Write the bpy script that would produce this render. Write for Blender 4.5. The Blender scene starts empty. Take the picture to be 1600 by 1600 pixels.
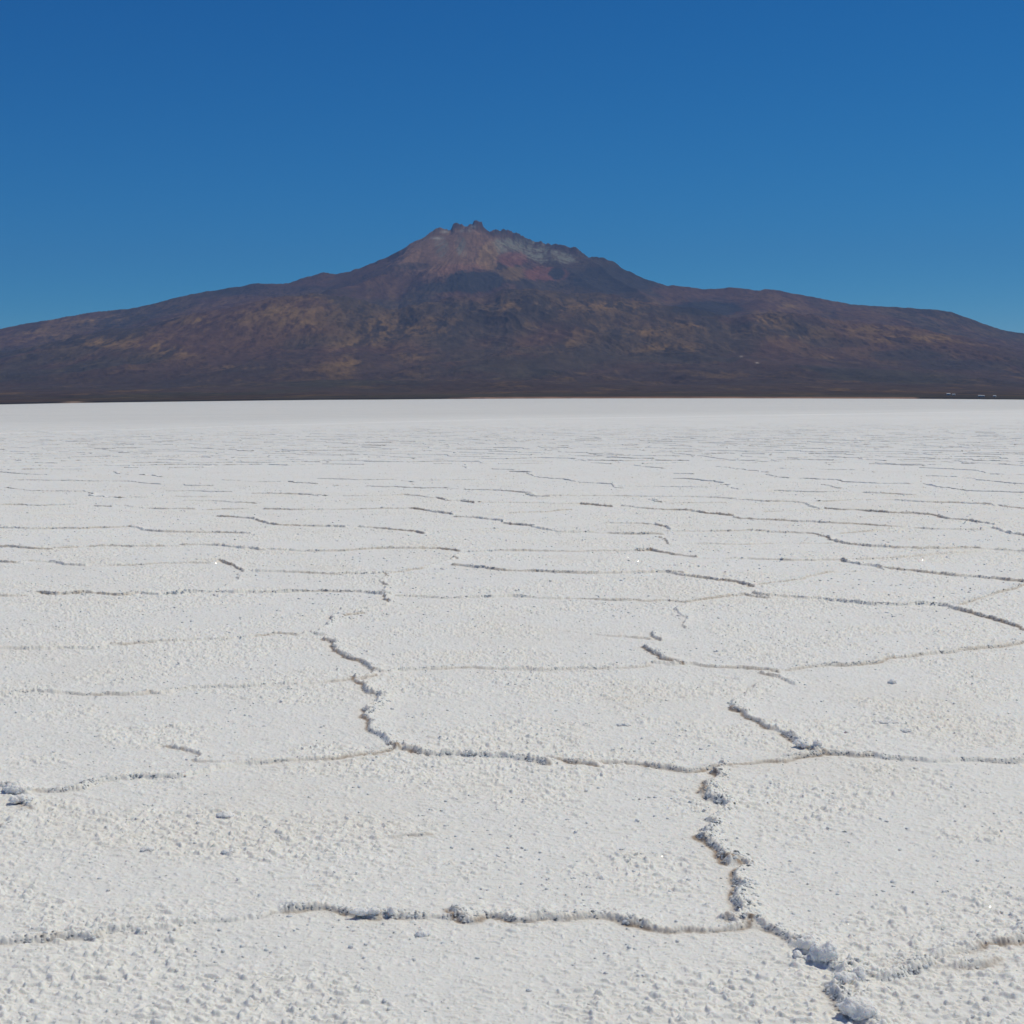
import bpy, bmesh, math, random
import numpy as np
from mathutils import Matrix

random.seed(7)
RNG = np.random.default_rng(11)
SC = bpy.context.scene
COL = SC.collection
R = math.radians

# ------------------------------------------------------------------ camera
F = 2338.0            # focal length in photo pixels (photo 1600 x 1600)
CAM_H = 1.6
def unit(v): return v / np.linalg.norm(v)
def cam_ray(u, v): return np.array([(u - 800.0) / F, -(v - 800.0) / F, -1.0])
_up = unit(np.cross(cam_ray(0, 632.0), cam_ray(1600, 624.5)))
if _up[1] < 0: _up = -_up
_fw = np.array([0, 0, -1.0]); _fw = unit(_fw - _up * np.dot(_fw, _up))
_rt = np.cross(_fw, _up)
RW = np.array([_rt, _fw, _up])        # rows: world x, y, z in camera axes -> world = RW @ cam
cam = bpy.data.cameras.new("camera")
cam.sensor_fit = 'HORIZONTAL'; cam.sensor_width = 36.0; cam.lens = 36.0 * F / 1600.0
cam.clip_start = 0.05; cam.clip_end = 120000.0
camo = bpy.data.objects.new("camera", cam); COL.objects.link(camo)
M4 = Matrix([[*RW[0], 0], [*RW[1], 0], [*RW[2], CAM_H], [0, 0, 0, 1]])
camo.matrix_world = M4
SC.camera = camo

# ------------------------------------------------------------------ sky, sun, exposure
SUN_EL, SUN_AZ = 61.0, 64.0     # azimuth clockwise from the view direction (+Y)
world = bpy.data.worlds.new("World"); SC.world = world; world.use_nodes = True
nt = world.node_tree; nt.nodes.clear()
wo = nt.nodes.new("ShaderNodeOutputWorld"); bg = nt.nodes.new("ShaderNodeBackground")
sky = nt.nodes.new("ShaderNodeTexSky"); sky.sky_type = 'NISHITA'; sky.sun_disc = False
sky.sun_elevation = R(SUN_EL); sky.sun_rotation = R(SUN_AZ)
sky.altitude = 3650.0; sky.air_density = 1.0; sky.dust_density = 0.0; sky.ozone_density = 6.0
hs = nt.nodes.new("ShaderNodeHueSaturation"); hs.inputs['Saturation'].default_value = 1.0
hs.inputs['Value'].default_value = 1.0
sep = nt.nodes.new("ShaderNodeSeparateColor"); tint = nt.nodes.new("ShaderNodeCombineColor")
nt.links.new(sky.outputs[0], sep.inputs[0])
for i, (pw, gain) in enumerate(((2.8, .057), (1.32, .67), (.95, 1.42))):     # clear high-altitude air: deeper, steeper blue
    p_ = nt.nodes.new("ShaderNodeMath"); p_.operation = 'POWER'; p_.inputs[1].default_value = pw
    g_ = nt.nodes.new("ShaderNodeMath"); g_.operation = 'MULTIPLY'; g_.inputs[1].default_value = gain
    nt.links.new(sep.outputs[i], p_.inputs[0]); nt.links.new(p_.outputs[0], g_.inputs[0]); nt.links.new(g_.outputs[0], tint.inputs[i])
nt.links.new(tint.outputs[0], hs.inputs['Color'])
nt.links.new(hs.outputs[0], bg.inputs['Color']); bg.inputs['Strength'].default_value = 0.07
nt.links.new(bg.outputs[0], wo.inputs['Surface'])
sl = bpy.data.lights.new("sun", 'SUN'); sl.energy = 3.3; sl.angle = R(0.53); sl.color = (1.0, 0.935, 0.745)
so = bpy.data.objects.new("sun", sl); COL.objects.link(so)
so.rotation_euler = (R(90 - SUN_EL), 0, R(180 - SUN_AZ + 0))
# direction the light comes from: check = (sin az cos el, cos az cos el, sin el)
from mathutils import Vector
_d = Vector((math.sin(R(SUN_AZ)) * math.cos(R(SUN_EL)), math.cos(R(SUN_AZ)) * math.cos(R(SUN_EL)), math.sin(R(SUN_EL))))
so.rotation_euler = _d.to_track_quat('Z', 'Y').to_euler()
SC.view_settings.view_transform = 'Standard'; SC.view_settings.look = 'None'
SC.view_settings.gamma = 1.0; SC.view_settings.use_curve_mapping = False
SC.view_settings.exposure = -0.24
SC.cycles.volume_bounces = 0
SC.cycles.max_bounces = 7
SC.cycles.diffuse_bounces = 6

# ------------------------------------------------------------------ helpers
def px_dir(u, v):
    """photo pixel -> azimuth, tangent of elevation"""
    c = np.stack([(np.asarray(u, float) - 800) / F, -(np.asarray(v, float) - 800) / F, -np.ones_like(np.asarray(u, float))], -1)
    w = c @ RW.T
    return np.arctan2(w[..., 0], w[..., 1]), w[..., 2] / np.hypot(w[..., 0], w[..., 1])
def px_ground(u, v):
    a, t = px_dir(u, v)
    r = -CAM_H / t
    return r * np.sin(a), r * np.cos(a)
def world_px(x, y, z):
    w = np.stack([x, y, z - CAM_H], -1) @ RW
    return 800 + F * w[..., 0] / -w[..., 2], 800 - F * w[..., 1] / -w[..., 2]

_T = RNG.random((512, 512)).astype(np.float32)
def vnoise(x, y, seed=0):
    """smooth lattice noise 0..1"""
    x = np.asarray(x, np.float64) + seed * 37.31; y = np.asarray(y, np.float64) + seed * 91.7
    xi = np.floor(x); yi = np.floor(y)
    fx = (x - xi).astype(np.float32); fy = (y - yi).astype(np.float32)
    xi = xi.astype(np.int64); yi = yi.astype(np.int64)
    x0 = xi & 511; x1 = (xi + 1) & 511; y0 = yi & 511; y1 = (yi + 1) & 511
    fx = fx * fx * (3 - 2 * fx); fy = fy * fy * (3 - 2 * fy)
    a = _T[x0, y0]; b = _T[x1, y0]; c = _T[x0, y1]; d = _T[x1, y1]
    return (a + (b - a) * fx) * (1 - fy) + (c + (d - c) * fx) * fy
def fbm(x, y, octv=4, seed=0, gain=0.5, lac=2.03):
    s = 0; a = 1.0; t = 0; c, sn = math.cos(0.6), math.sin(0.6)
    for i in range(octv):
        s = s + a * vnoise(x, y, seed + i * 3); t += a
        x, y = (x * c - y * sn) * lac, (x * sn + y * c) * lac
        a *= gain
    return s / t
def ridged(x, y, octv=4, seed=0, gain=0.55):
    s = 0; a = 1.0; t = 0; c, sn = math.cos(0.5), math.sin(0.5)
    for i in range(octv):
        n = 1 - np.abs(2 * vnoise(x, y, seed + i * 5) - 1)
        s = s + a * n * n; t += a
        x, y = (x * c - y * sn) * 2.07, (x * sn + y * c) * 2.07
        a *= gain
    return s / t
def sstep(a, b, x):
    t = np.clip((x - a) / (b - a), 0, 1); return t * t * (3 - 2 * t)

def mesh_np(name, verts, faces, mat, cols=None, smooth=True, parent=None, glossy=None):
    """faces: (n,3) or (n,4) array"""
    me = bpy.data.meshes.new(name)
    verts = np.ascontiguousarray(verts, np.float32); faces = np.ascontiguousarray(faces, np.int32)
    n, k = faces.shape
    me.vertices.add(len(verts)); me.vertices.foreach_set("co", verts.ravel())
    me.loops.add(n * k); me.loops.foreach_set("vertex_index", faces.ravel())
    me.polygons.add(n)
    me.polygons.foreach_set("loop_start", np.arange(0, n * k, k, dtype=np.int32))
    me.polygons.foreach_set("loop_total", np.full(n, k, np.int32))
    me.polygons.foreach_set("use_smooth", np.full(n, smooth, bool))
    if cols is not None:
        at = me.color_attributes.new("tone", 'FLOAT_COLOR', 'POINT')
        c4 = np.ones((len(verts), 4), np.float32); c4[:, :3] = cols
        at.data.foreach_set("color", c4.ravel())
    me.update(calc_edges=True)
    me.materials.append(mat)
    o = bpy.data.objects.new(name, me); COL.objects.link(o)
    if parent: o.parent = parent
    return o

def grid_faces(nr, nc, wrap=False):
    i = np.arange(nr - 1)[:, None]; j = np.arange(nc if wrap else nc - 1)[None, :]
    j2 = (j + 1) % nc
    a = i * nc + j; b = i * nc + j2; c = (i + 1) * nc + j2; d = (i + 1) * nc + j
    return np.stack([a, b, c, d], -1).reshape(-1, 4)[:, ::-1]

def tag(o, label=None, cat=None, group=None, kind=None):
    if label: o['label'] = label
    if cat: o['category'] = cat
    if group: o['group'] = group
    if kind: o['kind'] = kind
    return o

def material(name, color=(.8, .8, .8), rough=.7, spec=.3, attr=False, noise=None, bump=None):
    m = bpy.data.materials.new(name); m.use_nodes = True
    t = m.node_tree; b = t.nodes['Principled BSDF']
    b.inputs['Roughness'].default_value = rough
    b.inputs['Specular IOR Level'].default_value = spec
    tc = t.nodes.new("ShaderNodeTexCoord")
    last = None
    if attr:
        a = t.nodes.new("ShaderNodeAttribute"); a.attribute_name = "tone"; last = a.outputs['Color']
    else:
        rgb = t.nodes.new("ShaderNodeRGB"); rgb.outputs[0].default_value = (*color, 1); last = rgb.outputs[0]
    if noise:
        sc, det, lo, hi = noise
        n = t.nodes.new("ShaderNodeTexNoise"); n.inputs['Scale'].default_value = sc; n.inputs['Detail'].default_value = det
        t.links.new(tc.outputs['Object'], n.inputs['Vector'])
        mr = t.nodes.new("ShaderNodeMapRange"); mr.inputs[1].default_value = .3; mr.inputs[2].default_value = .7
        mr.inputs[3].default_value = lo; mr.inputs[4].default_value = hi
        t.links.new(n.outputs['Fac'], mr.inputs[0])
        mx = t.nodes.new("ShaderNodeVectorMath"); mx.operation = 'SCALE'
        t.links.new(last, mx.inputs[0]); t.links.new(mr.outputs[0], mx.inputs['Scale']); last = mx.outputs[0]
    t.links.new(last, b.inputs['Base Color'])
    if bump:
        sc, det, strg, dist = bump
        n = t.nodes.new("ShaderNodeTexNoise"); n.inputs['Scale'].default_value = sc; n.inputs['Detail'].default_value = det
        n.inputs['Roughness'].default_value = .65
        t.links.new(tc.outputs['Object'], n.inputs['Vector'])
        bp = t.nodes.new("ShaderNodeBump"); bp.inputs['Strength'].default_value = strg; bp.inputs['Distance'].default_value = dist
        t.links.new(n.outputs['Fac'], bp.inputs['Height']); t.links.new(bp.outputs[0], b.inputs['Normal'])
    return m

SALT_MAT = material("salt_crust", attr=True, rough=.62, spec=.25, noise=(9.0, 6, .965, 1.03), bump=(260, 5, .55, .004))
CRYST_MAT = material("salt_crystal", attr=True, rough=.55, spec=.3, noise=(60.0, 4, .96, 1.04), bump=(190, 6, .5, .003))
for m_ in (SALT_MAT, CRYST_MAT):      # light soaks a few millimetres into the salt
    b_ = m_.node_tree.nodes['Principled BSDF']
    b_.inputs['Subsurface Weight'].default_value = 1.0
    b_.inputs['Subsurface Radius'].default_value = (1.0, .88, .76); b_.inputs['Subsurface Scale'].default_value = .010 if m_ is SALT_MAT else .030
GLINT_MAT = material("clear_salt_facet", (.9, .9, .9), rough=.12, spec=1.0)
ROCK_MAT = material("volcanic_slope", attr=True, rough=.95, spec=.1, noise=(0.02, 8, .86, 1.14), bump=(0.02, 8, .5, 12.0))
SALT = np.array([.868, .86, .815]); DIRT = np.array([.34, .25, .18]); TAN = np.array([.79, .74, .655])

# ------------------------------------------------------------------ salt flat: traced crust ridges (photo pixels) + far polygons
TR = """
1.0:0,931 30,931 60,926 90,930 130,927 190,931 215,928 250,930 300,926 340,926 400,927 440,926 480,924 560,926 600,929 608,930
.7:625,933 660,934 700,936 750,934 800,932 845,936 900,937 950,939 1000,939 1050,940 1070,942
.9:1060,897 1090,902 1130,907 1160,914 1173,917
.6:1080,941 1120,933 1160,929 1200,934
1.2:1176,930 1200,934 1240,934 1290,939 1345,945 1365,946 1440,946 1470,947 1490,953 1520,960 1560,971 1600,983 1700,1008
.5:1500,946 1530,938 1560,928 1600,915
.7:1068,942 1060,952 1063,961 1073,968 1072,980
.9:1022,990 1032,1000
1.3:1009,1013 1025,1020 1045,1030 1058,1037
.45:895,988 920,990 960,994 1010,997
.8:-60,1016 0,1014 40,1015 100,1014 150,1013 175,1007 190,1009 225,1006 260,1004 310,1002 350,1000 400,996 430,990 470,993 490,988 500,994
.8:607,931 597,945 580,953 560,958 530,962 516,972 508,984
1.2:500,1000 516,1006 523,1018 540,1028 560,1033 572,1037 582,1046 600,1050
.8:590,1050 585,1056 560,1062
1.1:600,1051 610,1052 650,1048 700,1047 740,1044 760,1046 800,1046 850,1048 905,1045 960,1046 990,1044 1020,1038 1055,1038
1.0:1055,1038 1080,1038 1110,1041 1140,1044 1180,1047 1205,1050
.9:1205,1050 1240,1049 1270,1044 1320,1041 1360,1037 1385,1030 1430,1026 1480,1022 1540,1012 1590,1008 1680,990
.6:1203,1052 1218,1058 1236,1068
.9:1200,1060 1190,1075 1178,1086 1160,1096 1150,1107
1.3:1150,1108 1160,1118 1175,1127 1197,1138 1215,1147 1235,1158 1260,1170 1276,1174
.9:-60,1089 0,1086 50,1082 70,1084 110,1086 140,1087 180,1084 220,1084 232,1081 250,1084 290,1078 340,1074 390,1073 440,1069 500,1067 556,1062
1.3:556,1060 562,1068 578,1077 592,1084 600,1091
1.4:592,1094 583,1105 578,1120 576,1140 590,1152 603,1160 612,1168
1.0:70,1237 95,1238 120,1232 150,1224 190,1220 220,1217 240,1216 280,1218 300,1214 320,1210 350,1202 400,1198 430,1193 465,1191 500,1190 530,1187 560,1183 590,1179 610,1173
.45:262,1170 297,1182 305,1192 345,1195 400,1194
1.5:612,1170 650,1178 680,1180 730,1180 760,1182 800,1184 830,1185 855,1190
1.5:862,1188 880,1192 917,1197
1.2:917,1195 940,1196 990,1197 1050,1201 1070,1202 1100,1198 1115,1196 1132,1196
1.0:1160,1199 1190,1195 1230,1190 1262,1181 1280,1177
1.3:1276,1177 1290,1180 1340,1183 1360,1179 1380,1184 1410,1187 1480,1188 1530,1186 1560,1187 1600,1187 1690,1186
1.4:-60,1226 0,1232 15,1232 30,1239
.8:30,1255 45,1262
.4:45,1262 22,1276 0,1289
1.6:1127,1198 1135,1210 1122,1223 1102,1236
1.7:1098,1238 1107,1250 1125,1260 1128,1275 1120,1290 1110,1310
1.8:1107,1312 1120,1325 1140,1345
1.7:1140,1347 1157,1355 1150,1372 1143,1378 1150,1390 1145,1410 1150,1422 1157,1430 1152,1438
.9:-60,1464 0,1466 25,1468 60,1466 68,1464
.7:90,1464 135,1465 150,1468 180,1460 205,1460 245,1454
.5:262,1444 300,1440 340,1438 400,1436 410,1432
1.2:470,1424 503,1421 520,1423 537,1430 570,1432
1.0:575,1430 610,1434 640,1436 680,1434 705,1434
1.2:703,1433 720,1441 745,1442 770,1437 800,1444 840,1446 850,1442 900,1443 960,1442 980,1448 1020,1455 1040,1453 1070,1450 1110,1447 1140,1445 1150,1440
1.8:1150,1441 1175,1447 1200,1453 1215,1463 1230,1473 1255,1481
2.0:1255,1482 1272,1494 1292,1506 1306,1512
2.0:1308,1516 1303,1535 1312,1552
2.2:1318,1556 1322,1578 1342,1592 1365,1602 1385,1622 1420,1660
1.2:1350,1523 1370,1525 1393,1520 1412,1513 1435,1510
1.0:1430,1511 1470,1512 1500,1510 1520,1510 1545,1507
.9:1395,1505 1430,1503 1470,1499 1512,1494 1545,1490 1575,1482 1600,1473 1690,1446
.35:608,1311 630,1310 655,1308
.8:0,879 20,881 50,877 85,878 105,882 130,884
.5:180,884 225,883 260,881 320,881 345,877
1.1:345,877 360,884 382,891
.4:382,892 370,905 345,922
.8:400,893 450,895 520,898 575,897 605,895
.6:602,897 597,910 602,925
.8:0,855 30,856 75,859
.7:90,857 150,854 200,855 275,854
.9:290,852 350,853 375,857 410,860
.8:420,860 470,861 520,861 600,858 650,858 690,857 715,861
.6:718,864 716,874
.4:714,872 690,880 660,888 610,895
.6:740,862 800,861 860,862 920,862 1000,861
1.0:1000,861 1020,860 1040,864 1065,868 1080,871
.6:1085,873 1130,873 1200,875 1250,876 1320,876
1.1:1320,876 1335,880 1360,885 1375,889
.9:1375,889 1440,895 1500,900 1580,908 1600,910 1680,918
.8:712,884 740,887 800,892 850,894 900,897 950,897 1000,896 1040,895 1060,897
.5:1050,850 1045,845 1030,840
.7:1050,831 1100,831 1180,830 1230,832 1270,835 1290,840
1.0:1290,840 1300,844 1320,850 1360,855 1400,857
.8:1400,857 1450,858 1520,857 1560,860 1600,863 1690,870
.4:1080,850 1150,852 1200,850 1300,850
.4:1175,917 1250,905 1290,895 1365,893
.4:1320,876 1400,872 1450,868 1540,862
.8:-60,827 0,826 60,827 130,826 160,825 200,824
.9:200,824 230,829 260,831 300,832 350,833 390,834
.4:390,834 420,825
.9:345,807 370,809 400,811 415,816 430,821 460,822 500,823 535,824
.8:565,824 590,825 620,828 660,834
.8:-50,790 0,790 20,789 60,790 115,789
.5:150,791 172,792
.8:195,791 225,795 260,796 300,796
.6:330,797 350,796 385,796
.8:415,796 455,797 500,797 560,796 610,795 640,795
1.1:640,795 660,797 690,802 705,804
.9:715,808 750,810 780,814 800,820 830,822 850,828 880,832 920,833 960,834 1030,835
.6:950,818 1000,819 1030,821
.9:1028,820 1040,824 1045,829
.5:800,802 850,800 890,797
.8:1,762 30,764 40,767 75,768 110,768 145,768
.5:200,765 230,766 260,767 300,768 350,769 400,770
.9:142,770 148,775 185,778
.6:205,778 225,778
.4:280,776 325,777
.6:290,783 340,784 380,786 400,787
.8:0,737 20,740 60,742 95,742
.8:175,738 190,741 235,743 250,745
.6:25,750 100,751 140,752 200,752
.8:200,752 230,755 250,757 280,757 300,759 330,759
.5:350,750 400,753 435,753
.9:450,753 490,756 520,759
.7:545,759 600,761 620,761 660,763 700,763 730,765 780,767 800,768
.5:500,748 560,750 615,749 640,753
.5:660,751 710,750 760,750 800,748
.6:400,771 440,772
.8:440,772 480,773 500,775
.6:540,775 600,775 630,773 660,776 680,778
.9:680,778 700,783 720,783 740,786
.6:740,786 800,786 840,786 880,788 910,788
.9:910,788 940,791 955,792
.8:970,791 1000,794 1040,797 1080,799
1.0:1080,799 1110,803 1140,806
.7:1145,808 1160,811 1200,813 1240,815
.8:1215,813 1290,818 1350,820 1370,822 1410,824
.7:1435,826 1470,828 1530,828
.5:1320,834 1370,829 1420,827
.7:1200,832 1250,833
.9:800,737 825,738 835,745
.7:835,745 860,748 880,749 910,754 960,757 965,763
.8:800,768 820,770 835,775 855,776
.6:860,775 920,775 970,775 1010,776 1060,776 1080,777
.6:1095,777 1125,778 1160,781 1200,784
.8:1016,781 1032,785
.4:1050,787 1130,786
.7:725,727 730,732 760,733 800,734
.5:690,705 745,708 800,710
.5:680,720 740,720 755,723
.5:500,720 560,720 600,721
.6:890,717 910,719 920,723 955,725
.6:925,711 965,714
.6:1050,708 1100,713 1150,720
.6:1080,714 1120,717 1200,722
.6:1120,729 1150,732 1180,736 1200,738
.6:988,727 1030,732
.6:1053,740 1080,741
.8:1055,748 1080,749 1110,752
.7:1120,753 1135,758 1152,765
.4:960,760 1040,761 1130,761
.8:1200,742 1230,748 1260,748 1300,750 1320,753 1350,755 1400,756 1440,757
.9:1440,757 1460,760 1490,764 1505,766
.6:1510,767 1600,770 1680,772
.6:1220,732 1250,732 1300,734 1350,735 1365,738
.6:1450,744 1490,745 1530,750 1600,757
.7:1290,758 1310,763
.6:1215,767 1270,769 1320,769
.7:1350,770 1425,774
.8:1200,784 1245,785 1260,789 1280,796
1.0:1292,796 1340,798 1400,802 1460,805 1480,811 1510,814 1550,820
1.1:1550,826 1560,829 1600,837 1680,850
.6:1290,784 1330,782 1400,782 1450,785
.8:1450,785 1480,786 1550,788 1560,791
.5:1560,791 1600,795 1680,798
.5:1200,800 1250,798 1280,797
.6:1290,713 1320,715
.6:1340,717 1380,720
.7:1360,725 1440,728
.5:1410,706 1440,708 1480,715 1500,721 1520,723 1600,728
.6:1440,731 1520,735 1540,739
.5:1550,741 1600,742
"""
lines = []        # (Nx2 world points, weight)
for ln in TR.strip().splitlines():
    w, pts = ln.split(':')
    p = np.array([[float(c) for c in q.split(',')] for q in pts.split()])
    x, y = px_ground(p[:, 0], p[:, 1])
    q_ = np.stack([x, y], 1); e0 = unit(q_[0] - q_[1]) * .05; e1 = unit(q_[-1] - q_[-2]) * .05     # ends reach into the joints
    lines.append((np.vstack([q_[:1] + e0, q_, q_[-1:] + e1]), float(w)))

# procedural polygons: jittered hexagonal sites -> dual edges of the same crust, for ground outside the traced part
def far_edges():
    out = []
    S = 1.9
    def site(i, j):
        h = (i * 73856093) ^ (j * 19349663)
        rr = random.Random(h)
        return ((i + .5 * (j & 1)) * S + rr.uniform(-.42, .42) * S, j * S * .87 + rr.uniform(-.4, .4) * S)
    def corner(a, b, c):
        pa, pb, pc = site(*a), site(*b), site(*c)
        return ((pa[0] + pb[0] + pc[0]) / 3, (pa[1] + pb[1] + pc[1]) / 3)
    J = int(300 / (S * .87))
    for j in range(-3, J):
        ymax = j * S * .87
        half = max(12, ymax * .52) / S
        for i in range(int(-half) - 1, int(half) + 2):
            if j & 1:
                ur, ul = (i + 1, j + 1), (i, j + 1); dr, dl = (i + 1, j - 1), (i, j - 1)
            else:
                ur, ul = (i, j + 1), (i - 1, j + 1); dr, dl = (i, j - 1), (i - 1, j - 1)
            me_, r_ = (i, j), (i + 1, j)
            A = corner(me_, r_, ur); B = corner(me_, r_, dr); C = corner(me_, ur, ul)
            out.append((A, B)); out.append((A, C))
            out.append((C, corner(me_, ul, (i - 1, j))))
    return out
for (A, B) in far_edges():
    A = np.array(A); B = np.array(B); m = (A + B) / 2; d = np.hypot(*m)
    if m[1] < 1.0: continue
    a_abs = abs(math.atan2(m[0], m[1]))
    dm = min(np.hypot(*A), np.hypot(*B)); am = min(abs(math.atan2(A[0], A[1])), abs(math.atan2(B[0], B[1])), a_abs)
    if dm < 38 and am < R(19.2): continue
    if d > 280 or random.random() < .08 + .35 * min(1, d / 200): continue
    w = .25 + .75 * random.random()
    if abs(B[1] - A[1]) > abs(B[0] - A[0]): w *= .75
    lines.append((np.stack([A, B]), w))

def salt_rise(az, r):
    """the flat is not quite level: it swells a few metres towards the far shore"""
    uu = np.array([-60, 0, 100, 200, 300, 400, 500, 600, 700, 800, 900, 1100, 1250, 1400, 1500, 1600, 1660])
    vv = np.array([633, 632, 630, 628.5, 627.3, 626, 624.8, 624.3, 623.4, 622.9, 622.6, 622.4, 622.6, 623, 623.6, 624.4, 624.8])
    a, t = px_dir(uu, vv)
    ze = CAM_H + 3000 * np.interp(az, a, t, left=t[0], right=t[-1])
    ze = np.where(np.abs(az) > R(22), ze * np.exp(-((np.abs(az) - R(22)) / R(12)) ** 2), ze)
    return ze * sstep(120, 3000, r) * np.minimum(r / 3000, 1.0)

def resample(P, step, jit):
    seg = np.hypot(*(P[1:] - P[:-1]).T); L = np.concatenate([[0], np.cumsum(seg)])
    n = max(3, int(L[-1] / step) + 1)
    t = np.linspace(0, L[-1], n)
    Q = np.stack([np.interp(t, L, P[:, 0]), np.interp(t, L, P[:, 1])], 1)
    if n > 6:      # round the corners a little
        k = np.array([1, 2, 3, 2, 1.]); k /= k.sum()
        for c in (0, 1):
            pad = np.concatenate([[Q[0, c]] * 2, Q[:, c], [Q[-1, c]] * 2]); Q[:, c] = np.convolve(pad, k, 'valid')
    T = np.gradient(Q, axis=0); T /= np.maximum(np.hypot(T[:, 0], T[:, 1])[:, None], 1e-9)
    N = np.stack([-T[:, 1], T[:, 0]], 1)
    flip = (N @ np.array([.55, 1.0])) < 0
    N[flip] *= -1
    s0 = random.random() * 500
    w = jit * (vnoise(t / .11 + s0, t * 0 + s0, 1) - .5) * .05 + jit * (vnoise(t / .035 + s0, t * 0 + s0, 2) - .5) * .022 + jit * (vnoise(t / .4 + s0, t * 0, 3) - .5) * .09
    Q = Q + N * w[:, None]
    return Q, T, N, t, s0

# polar grid round the camera foot
def rows():
    r = [0.004, 0.25, .6, 1.0, 1.5, 2.0, 2.5, 2.9]
    x = 3.1
    while x < 10: r.append(x); x += x * x / 4786 * 1.0
    while x < 27: r.append(x); x += .0215
    while x < 90: r.append(x); x += min(x * x / 4786, 0.028 * (x / 27) ** 2.2)
    while x < 3000: r.append(x); x *= 1.022
    r.append(3000.0)
    return np.array(r)
RR = rows()
core = np.linspace(R(-19.6), R(19.6), 1420)
sideL = R(-19.6) - np.cumsum(np.linspace(R(.04), R(.25), 90))[::-1]
rest = np.linspace(core[-1] + (core[-1] + 2 * 0 - sideL[-1] * 0) * 0 + 0, 0, 0)
sideR = -sideL[::-1]
back = np.linspace(sideR[-1], 2 * math.pi + sideL[0], 40)[1:-1]
AZ = np.concatenate([sideL, core, sideR, back])
AZs = np.where(AZ > math.pi, AZ - 2 * math.pi, AZ)
NR, NC = len(RR), len(AZ)
print("grid", NR, NC)
GX = RR[:, None] * np.sin(AZ)[None, :]; GY = RR[:, None] * np.cos(AZ)[None, :]
NCV = len(sideL) + len(core) + len(sideR)        # forward sector columns
aV = AZ[:NCV]
H = np.zeros((NR, NC), np.float32); DM = np.zeros((NR, NC), np.float32); TM = np.zeros((NR, NC), np.float32)

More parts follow.
